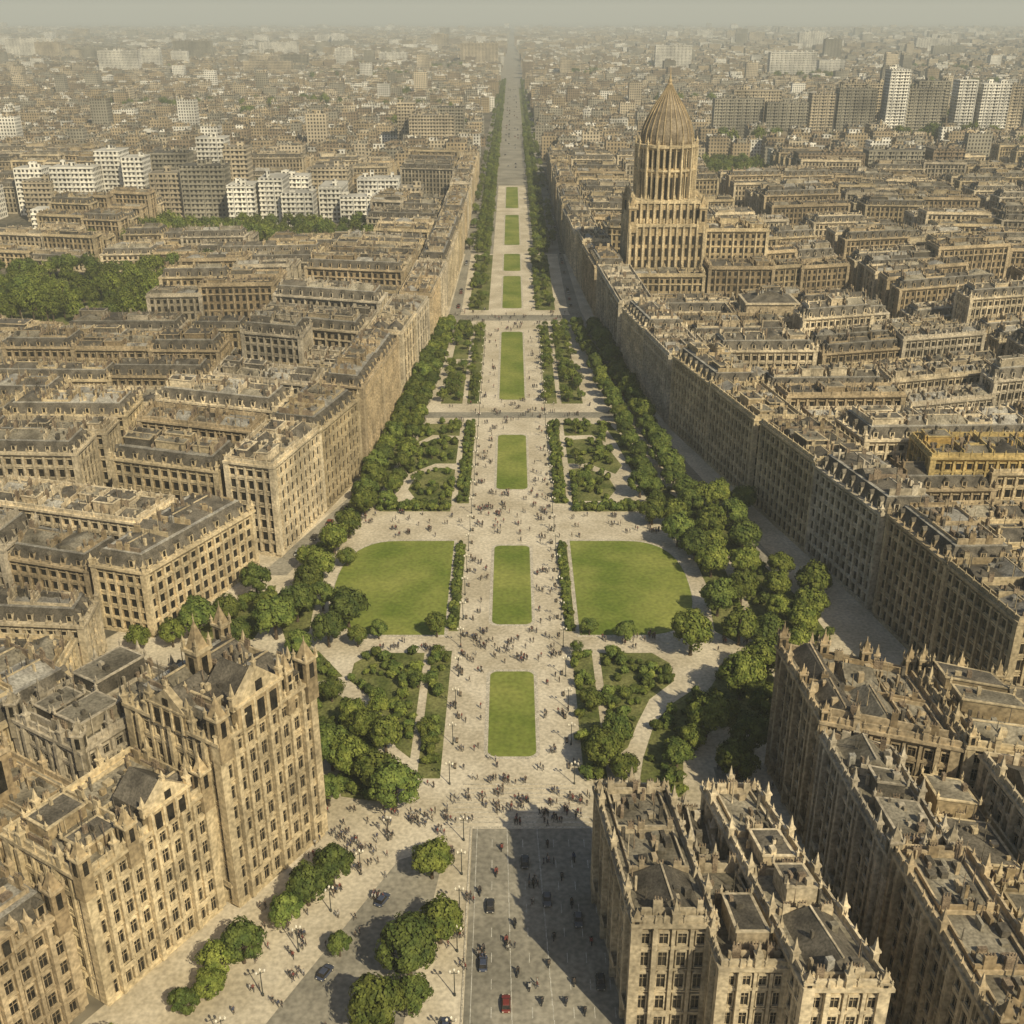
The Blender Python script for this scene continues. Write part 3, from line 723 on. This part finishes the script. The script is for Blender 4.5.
for a in [(280,1450,60,18,54,2),(338,1440,50,16,50,2),(385,1455,30,20,60,1),(425,1450,46,18,66,2),(470,1440,24,24,88,3),(510,1455,46,18,66,2),(556,1445,22,22,76,3),(590,1440,34,20,72,3),(618,1455,26,22,70,1),(700,1460,60,20,60,1),(652,1450,34,18,66,3),(310,1490,60,20,62,1),(450,1500,60,20,70,1),(535,1500,40,20,72,2)]: slab("apartment_tower",*a)
for a in [(290,1052,60,20,34,4),(350,1056,50,20,36,2),(395,1050,28,22,38,4)]: slab("apartment_tower",*a)
# ------------------------------------------------------------------ far city
def farcity(name,y0,y1,cw,ch,nx,ny,hm,hs,sub,clut,side):
    B=MB(); X=[];Y=[];
    jy=0; y=y0
    while y<y1:
        lim=y*.53+120; x=40+ (rng.uniform(0,cw)); jx=0
        while x<lim:
            if not blocked(side*x,y): X.append(side*x); Y.append(y+x*.03)
            x+=cw; jx+=1
            if jx%nx==0: x+=cw*.38
        y+=ch; jy+=1
        if jy%ny==0: y+=ch*.6
    X=np.array(X);Y=np.array(Y);N=len(X)
    big=np.sin(X*.011+1)*np.cos(Y*.006)*3.5
    H=np.clip(hm+big+rng.normal(0,hs,N),8,None); tl=rng.random(N)<.012; H[tl]+=rng.uniform(12,34,tl.sum())
    lx=cw*rng.uniform(.72,.97,N); ly=ch*rng.uniform(.45,.9,N); m=rng.choice([0,1,2,3,4,0,2,0,4],N); ex=(1,0)
    m=np.where(tl,rng.choice([1,3,2],N),m)
    B.rbox(X,Y,0,H,lx,ly,ex,m)
    for k in range(sub):
        B.rbox(X+rng.uniform(-.35,.35,N)*lx,Y+rng.uniform(-.35,.35,N)*ly,H,H+rng.uniform(1.2,4.5,N),lx*rng.uniform(.1,.55,N),ly*rng.uniform(.1,.5,N),ex,rng.choice([0,1,2,3,4],N),rng.choice([1,1,.4],N))
    for k in range(clut):
        B.rbox(X+rng.uniform(-.48,.48,N)*lx,Y+rng.uniform(-.48,.48,N)*ly,H,H+rng.uniform(1.5,5,N),rng.uniform(.8,2.2,N),rng.uniform(.8,4,N),ex,rng.choice([0,1,2,4],N))
    B.build(name,FM)
for sd in(-1,1):
    farcity("distant_city_buildings",1155,2300,26,24,4,3,21,5,4,7,sd)
    farcity("distant_city_buildings",2300,4200,32,32,4,3,22,6,3,4,sd)
    farcity("distant_city_buildings",4200,12000,60,60,4,3,25,8,2,2,sd)
# distant greenery + distant high-rises
gre=empty("distant_tree_mass")
for _ in range(40):
    x=random.uniform(-1200,1200); y=random.uniform(1250,3400)
    if abs(x)<70 or abs(x)>y*.5: continue
    for k in range(16): tree(x+random.uniform(-70,70),y+random.uniform(-14,14),random.uniform(6,10),gre,"tree",True,8,1.3)
for _ in range(56):
    y=random.uniform(2600,8500); x=random.uniform(-.47,.47)*y
    if abs(x)<90: continue
    slab("distant_tower_block",x,y,random.uniform(40,150),25,random.uniform(38,80),random.choice([1,3,2]))

# ------------------------------------------------------------------ people
SKIN=randcol("skin",[(0.45,0.28,0.2),(0.30,0.18,0.12),(0.5,0.33,0.24)])
SHIRT=randcol("shirt_cloth",[(0.04,0.04,0.045),(0.18,0.05,0.04),(0.08,0.07,0.06),(0.4,0.38,0.33),(0.05,0.06,0.1),(0.10,0.08,0.06),(0.03,0.03,0.03),(0.06,0.05,0.04)],.9)
TROU=randcol("trouser_cloth",[(0.03,0.03,0.035),(0.05,0.055,0.08),(0.09,0.08,0.06),(0.04,0.035,0.03),(0.12,0.1,0.08)],.9)
HAIR=randcol("hair",[(0.02,0.015,0.01),(0.06,0.035,0.02),(0.15,0.1,0.05)])
SHOE=mat("shoe_leather",(0.02,0.018,0.015),(0.05,0.04,0.03))
def person(seed,stride,arm):
    J=[(0,0,.95,.125),(0,0,1.15,.12),(0,.01,1.33,.145),(0,0,1.47,.06),(0,.01,1.56,.07),(0,.015,1.67,.088),
       (-.19,0,1.41,.055),(-.24,-arm*.5+.02,1.14,.042),(-.25,-arm*.2-arm+.1,.92,.03),(-.25,-arm+.12,.84,.03),
       (.19,0,1.41,.055),(.24,arm*.5+.02,1.14,.042),(.25,arm+.1,.92,.03),(.25,arm+.14,.84,.03),
       (-.1,0,.88,.085),(-.11,stride*.45+.03,.5,.06),(-.11,stride*.95,.09,.042),(-.12,stride*.95+.17,.04,.035),
       (.1,0,.88,.085),(.11,-stride*.4+.05,.5,.06),(.11,-stride,.1,.042),(.12,-stride+.16,.04,.035)]
    E=[(0,1),(1,2),(2,3),(3,4),(4,5),(2,6),(6,7),(7,8),(8,9),(2,10),(10,11),(11,12),(12,13),(0,14),(14,15),(15,16),(16,17),(0,18),(18,19),(19,20),(20,21)]
    me=bpy.data.meshes.new("p"); me.from_pydata([j[:3] for j in J],E,[]); o=bpy.data.objects.new("p",me); COL.objects.link(o)
    o.modifiers.new("s","SKIN")
    for i,j in enumerate(J):
        d=me.skin_vertices[0].data[i]; d.radius=(j[3],j[3]*(.8 if i<3 else 1)); d.use_root=(i==0)
    sb=o.modifiers.new("u","SUBSURF"); sb.levels=1
    dg=bpy.context.evaluated_depsgraph_get(); dg.update()
    m2=bpy.data.meshes.new_from_object(o.evaluated_get(dg)); bpy.data.objects.remove(o)
    V=[tuple(v.co) for v in m2.vertices]; F=[list(p.vertices) for p in m2.polygons]; MI=[]
    for p in m2.polygons:
        c=p.center
        if c.z>1.5: k=3 if (c.z>1.66 or (c.y<0 and c.z>1.56)) else 0
        elif c.z<.93 and abs(c.x)>.2: k=0
        elif c.z<.09: k=4
        elif c.z<.97: k=2
        else: k=1
        MI.append(k)
    def hx(b,t,k):
        n=len(V); V.extend(b); V.extend(t)
        for f in([0,1,5,4],[1,2,6,5],[2,3,7,6],[3,0,4,7],[4,5,6,7],[3,2,1,0]): F.append([n+i for i in f]); MI.append(k)
    def bx(x,y,z,a,b,c,k,tp=1): hx([(x-a,y-b,z),(x+a,y-b,z),(x+a,y+b,z),(x-a,y+b,z)],[(x-a*tp,y-b*tp,z+c),(x+a*tp,y-b*tp,z+c),(x+a*tp,y+b*tp,z+c),(x-a*tp,y+b*tp,z+c)],k)
    bx(0,.105,1.6,.014,.018,.05,0,.5); bx(-.09,.01,1.6,.012,.02,.05,0); bx(.09,.01,1.6,.012,.02,.05,0)
    for sx in(-.035,.035): bx(sx,.095,1.655,.012,.008,.012,3)
    bx(0,.095,1.575,.025,.008,.01,1)
    for hi in(9,13):
        x,y,z=J[hi][:3]
        for k in range(4): bx(x,y-.03+k*.02,z-.09+abs(k-1.5)*.008,.008,.008,.08,0)
        bx(x*.9,y+.045,z-.03,.009,.009,.06,0)
    me=bpy.data.meshes.new("pedestrian"); me.from_pydata(V,[],F)
    for m in(SKIN,SHIRT,TROU,HAIR,SHOE): me.materials.append(m)
    me.polygons.foreach_set("material_index",MI); me.polygons.foreach_set("use_smooth",[True]*len(MI)); return me
PM=[person(1,.22,.12),person(2,.0,.0),person(3,-.2,-.14),person(4,.1,.05),person(5,.3,.18)]
def bad(x,y):
    for a,b in STRIPS:
        if a-1<y<b+1 and abs(x)<7: return True
    if 252<y<309 and abs(x)>17.5 and abs(x)<51: return True
    for k in beds.values():
        for P in k:
            if inside((x,y),P): return True
    return False
def crowd(x0,x1,y0,y1,n,clump=.5):
    c=0; tr=0
    while c<n and tr<n*20:
        tr+=1; x=random.uniform(x0,x1); y=random.uniform(y0,y1)
        g=random.choice([1,1,2,3,6]) 
        for k in range(g):
            xx=x+random.uniform(-1.1,1.1)*(k>0); yy=y+random.uniform(-1.1,1.1)*(k>0)
            if bad(xx,yy): continue
            s=random.uniform(.96,1.1); inst("pedestrian",random.choice(PM),(xx,yy,.13),random.uniform(0,6.28),(s,s,s)); c+=1
for z in [(-15,15,177,186,120),(-15,15,186,198,40),(-14,14,198,236,50),(-14,14,238,254,110),(-13.5,13.5,256,308,60),(-14,14,308,336,120),(-14,14,336,348,30),(-50,-14,311,330,60),(14,55,311,330,60),
          (-12,12,348,440,90),(-40,40,419,441,80),(-12,12,440,600,110),(-30,33,572,603,80),(-45,-20,244,252,24),(17,45,244,252,24),
          (-40,-24,150,182,110),(-46,-36,130,158,40),(-30,-10,168,182,60),(-19,-9,112,168,30),(-34,-24,120,150,20),(42,60,130,200,170),(15,42,160,190,60),(-30,-14,184,192,20),(-60,-46,196,250,40),(52,80,205,262,60),(-8,18,118,176,30)]: crowd(*z)

# ------------------------------------------------------------------ vehicles & lamps
PAINTC=randcol("car_paint",[(0.30,0.30,0.28),(0.03,0.03,0.03),(0.16,0.03,0.02),(0.10,0.10,0.10),(0.05,0.05,0.045),(0.05,0.06,0.09)],.3,.5)
RUB=mat("tyre_rubber",(0.02,0.02,0.02),(0.03,0.03,0.03)); LMP=mat("lamp_lens",(0.6,0.55,0.45),(0.7,0.65,0.5))
def car_mesh():
    B=MB(); sec=[(-2.15,.70,.35,.62),(-2.0,.84,.28,.78),(-1.3,.9,.25,.88),(-.4,.9,.25,.9),(.9,.9,.25,.86),(1.7,.87,.26,.76),(2.1,.76,.32,.58)]
    for (x0,w0,a0,b0),(x1,w1,a1,b1) in zip(sec[:-1],sec[1:]):
        B.hexa([[[x0,-w0,a0],[x1,-w1,a1],[x1,w1,a1],[x0,w0,a0]]],[[[x0,-w0*.93,b0],[x1,-w1*.93,b1],[x1,w1*.93,b1],[x0,w0*.93,b0]]],0)
    B.hexa([[[-1.75,-.8,.84],[.95,-.8,.84],[.95,.8,.84],[-1.75,.8,.84]]],[[[-1.25,-.62,1.38],[.25,-.62,1.38],[.25,.62,1.38],[-1.25,.62,1.38]]],1)
    B.hexa([[[-1.28,-.64,1.37],[.3,-.64,1.37],[.3,.64,1.37],[-1.28,.64,1.37]]],[[[-1.2,-.58,1.44],[.2,-.58,1.44],[.2,.58,1.44],[-1.2,.58,1.44]]],0)
    for x in(-.45,): B.rbox(x,0,.86,1.375,.09,1.56,(1,0),0,1,.8)
    for x in(-1.3,1.3):
        for s in(-1,1):
            a=np.arange(14)/14*6.283; b=np.roll(a,-1); q=np.zeros((14,4,3)); c=np.zeros((14,4,3))
            for k,(an,yy) in enumerate(((a,.72),(b,.72),(b,.93),(a,.93))): q[:,k,0]=x+.33*np.cos(an); q[:,k,1]=s*yy; q[:,k,2]=.33+.33*np.sin(an)
            B.quad(q,2)
            for k,(an,rr) in enumerate(((a,.33),(b,.33),(b,.18),(a,.18))): c[:,k,0]=x+rr*np.cos(an); c[:,k,1]=s*.93; c[:,k,2]=.33+rr*np.sin(an)
            B.quad(c,2)
            for k,(an,rr) in enumerate(((a,.18),(b,.18),(b,0.001),(a,0.001))): c[:,k,0]=x+rr*np.cos(an); c[:,k,1]=s*.925; c[:,k,2]=.33+rr*np.sin(an)
            B.quad(c,3)
    for s in(-.6,.6): B.rbox(2.08,s,.5,.64,.1,.28,(1,0),3); B.rbox(-2.13,s,.52,.66,.1,.28,(1,0),3)
    return B.build("car",[PAINTC,GL,RUB,LMP],link=False)
CM=car_mesh()
for x,y,a in [(-4,154.5,1),(6.5,156,-1),(-1,132.5,1),(-10.8,128,1),(2.5,166,1),(-32,139,1.2),(-24,156,1.2),(49,150,1),(52,138,-1),(48,176,1),(12,151,-1),(15,137,-1),(-5,141,1)]:
    inst("car",CM,(x,y,.135),math.radians(90 if a>0 else -90)+(-.45 if a==1.2 else 0),(.85,.85,.9))
for k in range(60):
    y=random.uniform(1100,2600); inst("car",CM,(random.choice([-8,-4,4,8]),y,.03),math.pi/2)
for k in range(40):
    y=random.uniform(600,1090); inst("car",CM,(random.choice([-30,33])*1.0,y,.14),math.pi/2)
for k in range(26):
    y=300+k*11; inst("car",CM,(np.interp(y,[292,392,498,600],[74,55,43,33.5]),y,.135),math.pi/2+.15)
    inst("car",CM,(-np.interp(y,[286,360,500,600],[69,48,34,31]),y,.135),math.pi/2-.12)
def moto_mesh():
    B=MB()
    for x in(-.62,.68):
        a=np.arange(14)/14*6.283; b=np.roll(a,-1)
        for (r0,y0,r1,y1) in((.3,-.06,.3,.06),(.3,.06,.17,.04),(.17,.04,.17,-.04),(.17,-.04,.3,-.06)):
            q=np.zeros((14,4,3))
            for k,(an,rr,yy) in enumerate(((a,r0,y0),(b,r0,y0),(b,r1,y1),(a,r1,y1))): q[:,k,0]=x+rr*np.cos(an); q[:,k,1]=yy; q[:,k,2]=.3+rr*np.sin(an)
            B.quad(q,2)
    B.rbox(0,0,.3,.62,.7,.26,(1,0),0,.8); B.rbox(-.35,0,.62,.8,.75,.26,(1,0),2,.85); B.rbox(.2,0,.62,.86,.45,.28,(1,0),0,.7)
    B.hexa([[[.66,-.05,.3],[.72,-.05,.3],[.72,.05,.3],[.66,.05,.3]]],[[[.4,-.05,.98],[.46,-.05,.98],[.46,.05,.98],[.4,.05,.98]]],3)
    B.rbox(.4,0,.96,1.02,.06,.74,(1,0),2); B.rbox(.52,0,.8,.95,.14,.18,(1,0),3)
    B.rbox(-.3,0,.8,1.38,.26,.4,(1,0),4,.9,1.1); B.rbox(-.24,0,1.38,1.48,.12,.12,(1,0),5); B.lathe([(.05,1.45),(.13,1.52),(.14,1.62),(.1,1.72),(.01,1.75)],10,-.22,0,2)
    for s in(-1,1):
        B.hexa([[[-.4,s*.16-.08,.74],[.15,s*.2-.08,.72],[.15,s*.2+.08,.72],[-.4,s*.16+.08,.74]]],[[[-.4,s*.16-.08,.92],[.15,s*.2-.07,.86],[.15,s*.2+.07,.86],[-.4,s*.16+.08,.92]]],4)
        B.rbox(.06,s*.2,.3,.8,.14,.13,(1,0),4); B.rbox(.1,s*.2,.24,.32,.26,.1,(1,0),2)
        B.hexa([[[-.3,s*.24-.05,1.28],[.38,s*.3-.04,.98],[.38,s*.3+.04,.98],[-.3,s*.24+.05,1.28]]],[[[-.3,s*.24-.05,1.38],[.38,s*.3-.04,1.05],[.38,s*.3+.04,1.05],[-.3,s*.24+.05,1.38]]],4)
    return B.build("motorcycle",[PAINTC,GL,RUB,METAL,SHIRT,SKIN],link=False)
MM=moto_mesh()
for x,y in [(6.4,141),(10.5,137),(9,133),(12,131),(3,136),(7.5,147),(-5,144),(0.5,150),(14,146),(-3,163),(9.5,162),(5,133),(-6,158),(-1,146),(4,160),(11,155),(12,167),(7,171),(-2,170),(1,139)]:
    inst("motorcycle",MM,(x,y,.135),random.choice([math.pi/2,-math.pi/2])+random.uniform(-.15,.15))
B=MB(); B.lathe([(.22,0),(.2,.5),(.1,.6),(.07,5.2),(.12,5.3),(.05,5.5)],10,0,0,0); B.rbox(0,0,5.0,5.08,1.4,.07,(1,0),0)
for s in(-.7,0,.7):
    z=5.05 if s else 5.5; B.lathe([(.08,z),(.2,z+.15),(.22,z+.45),(.1,z+.6),(.02,z+.75)],8,s,0,1)
LM=B.build("street_lamp",[METAL,LMP],link=False)
for k in range(26):
    y=190+k*14
    for s in(-1,1):
        if not 308<y<312: inst("street_lamp",LM,(s*13.3,y,.13))
for k in range(8):
    y=106+k*9.5; inst("street_lamp",LM,(-9.6,y,.13)); 
    inst("street_lamp",LM,(-28-(165-y)*.45,y,.13),.5)
BENCH=MB()
for k in range(4): BENCH.rbox(0,-.2+k*.12,.42,.46,1.8,.09,(1,0),1)
for k in range(3): BENCH.rbox(0,.26+k*.02,.55+k*.14,.65+k*.14,1.8,.04,(1,0),1)
for s in(-.75,.75): BENCH.rbox(s,0,0,.42,.07,.5,(1,0),0); BENCH.rbox(s,.3,.3,.95,.07,.06,(1,0),0)
BM=BENCH.build("park_bench",[METAL,BR],link=False)
for k in range(22):
    for s in(-1,1): inst("park_bench",BM,(s*12.4,196+k*9.3,.13),s*math.pi/2*-1)

# ------------------------------------------------------------------ haze, light, sky, camera
B=MB(); B.rbox(0,12000,-3,300,50000,28000,(1,0),0)
hq=np.array([[[-25000,26000,-3],[25000,26000,-3],[25000,-2000,-3],[-25000,-2000,-3]]],float); B.quad(hq,0)
hm=bpy.data.materials.new("air_haze"); hm.use_nodes=True; nt=hm.node_tree; nt.nodes.clear()
ou=nt.nodes.new("ShaderNodeOutputMaterial"); vs=nt.nodes.new("ShaderNodeVolumeScatter"); va=nt.nodes.new("ShaderNodeVolumeAbsorption"); ad=nt.nodes.new("ShaderNodeAddShader")
for v in(vs,va): v.inputs["Color"].default_value=(.95,1.0,.93,1); v.inputs["Density"].default_value=0.00015
nt.links.new(vs.outputs[0],ad.inputs[0]); nt.links.new(va.outputs[0],ad.inputs[1]); nt.links.new(ad.outputs[0],ou.inputs["Volume"])
B.build("atmospheric_haze",[hm])

el=math.radians(42); S3=np.array([.57,-.82]); S3=S3/np.linalg.norm(S3)
sv=Vector((S3[0]*math.cos(el),S3[1]*math.cos(el),math.sin(el)))
ld=bpy.data.lights.new("sun","SUN"); ld.energy=4.8; ld.angle=math.radians(.5); ld.color=(1,.88,.63)
lo=bpy.data.objects.new("sun",ld); lo.rotation_euler=sv.to_track_quat('Z','Y').to_euler(); lo.location=(0,0,500); COL.objects.link(lo)
w=bpy.data.worlds.new("World"); scene.world=w; w.use_nodes=True; nt=w.node_tree
sk=nt.nodes.new("ShaderNodeTexSky"); sk.sky_type='NISHITA'; sk.sun_disc=False; sk.sun_elevation=el; sk.sun_rotation=math.atan2(S3[0],S3[1]); sk.dust_density=2.0; sk.air_density=1.0; sk.ozone_density=.4
bg=nt.nodes["Background"]; bg.inputs["Strength"].default_value=.08; nt.links.new(sk.outputs[0],bg.inputs["Color"])
cd=bpy.data.cameras.new("camera"); cd.sensor_width=36; cd.lens=38.67; cd.clip_start=1; cd.clip_end=60000
co=bpy.data.objects.new("camera",cd); co.location=(0,0,150); co.rotation_euler=(math.radians(65.64),0,0); COL.objects.link(co); scene.camera=co
scene.view_settings.view_transform='Standard'; scene.view_settings.look='None'; scene.view_settings.exposure=0
print("BUILD",time.time()-T0,len(bpy.data.objects),sum(len(m.polygons) for m in bpy.data.meshes))
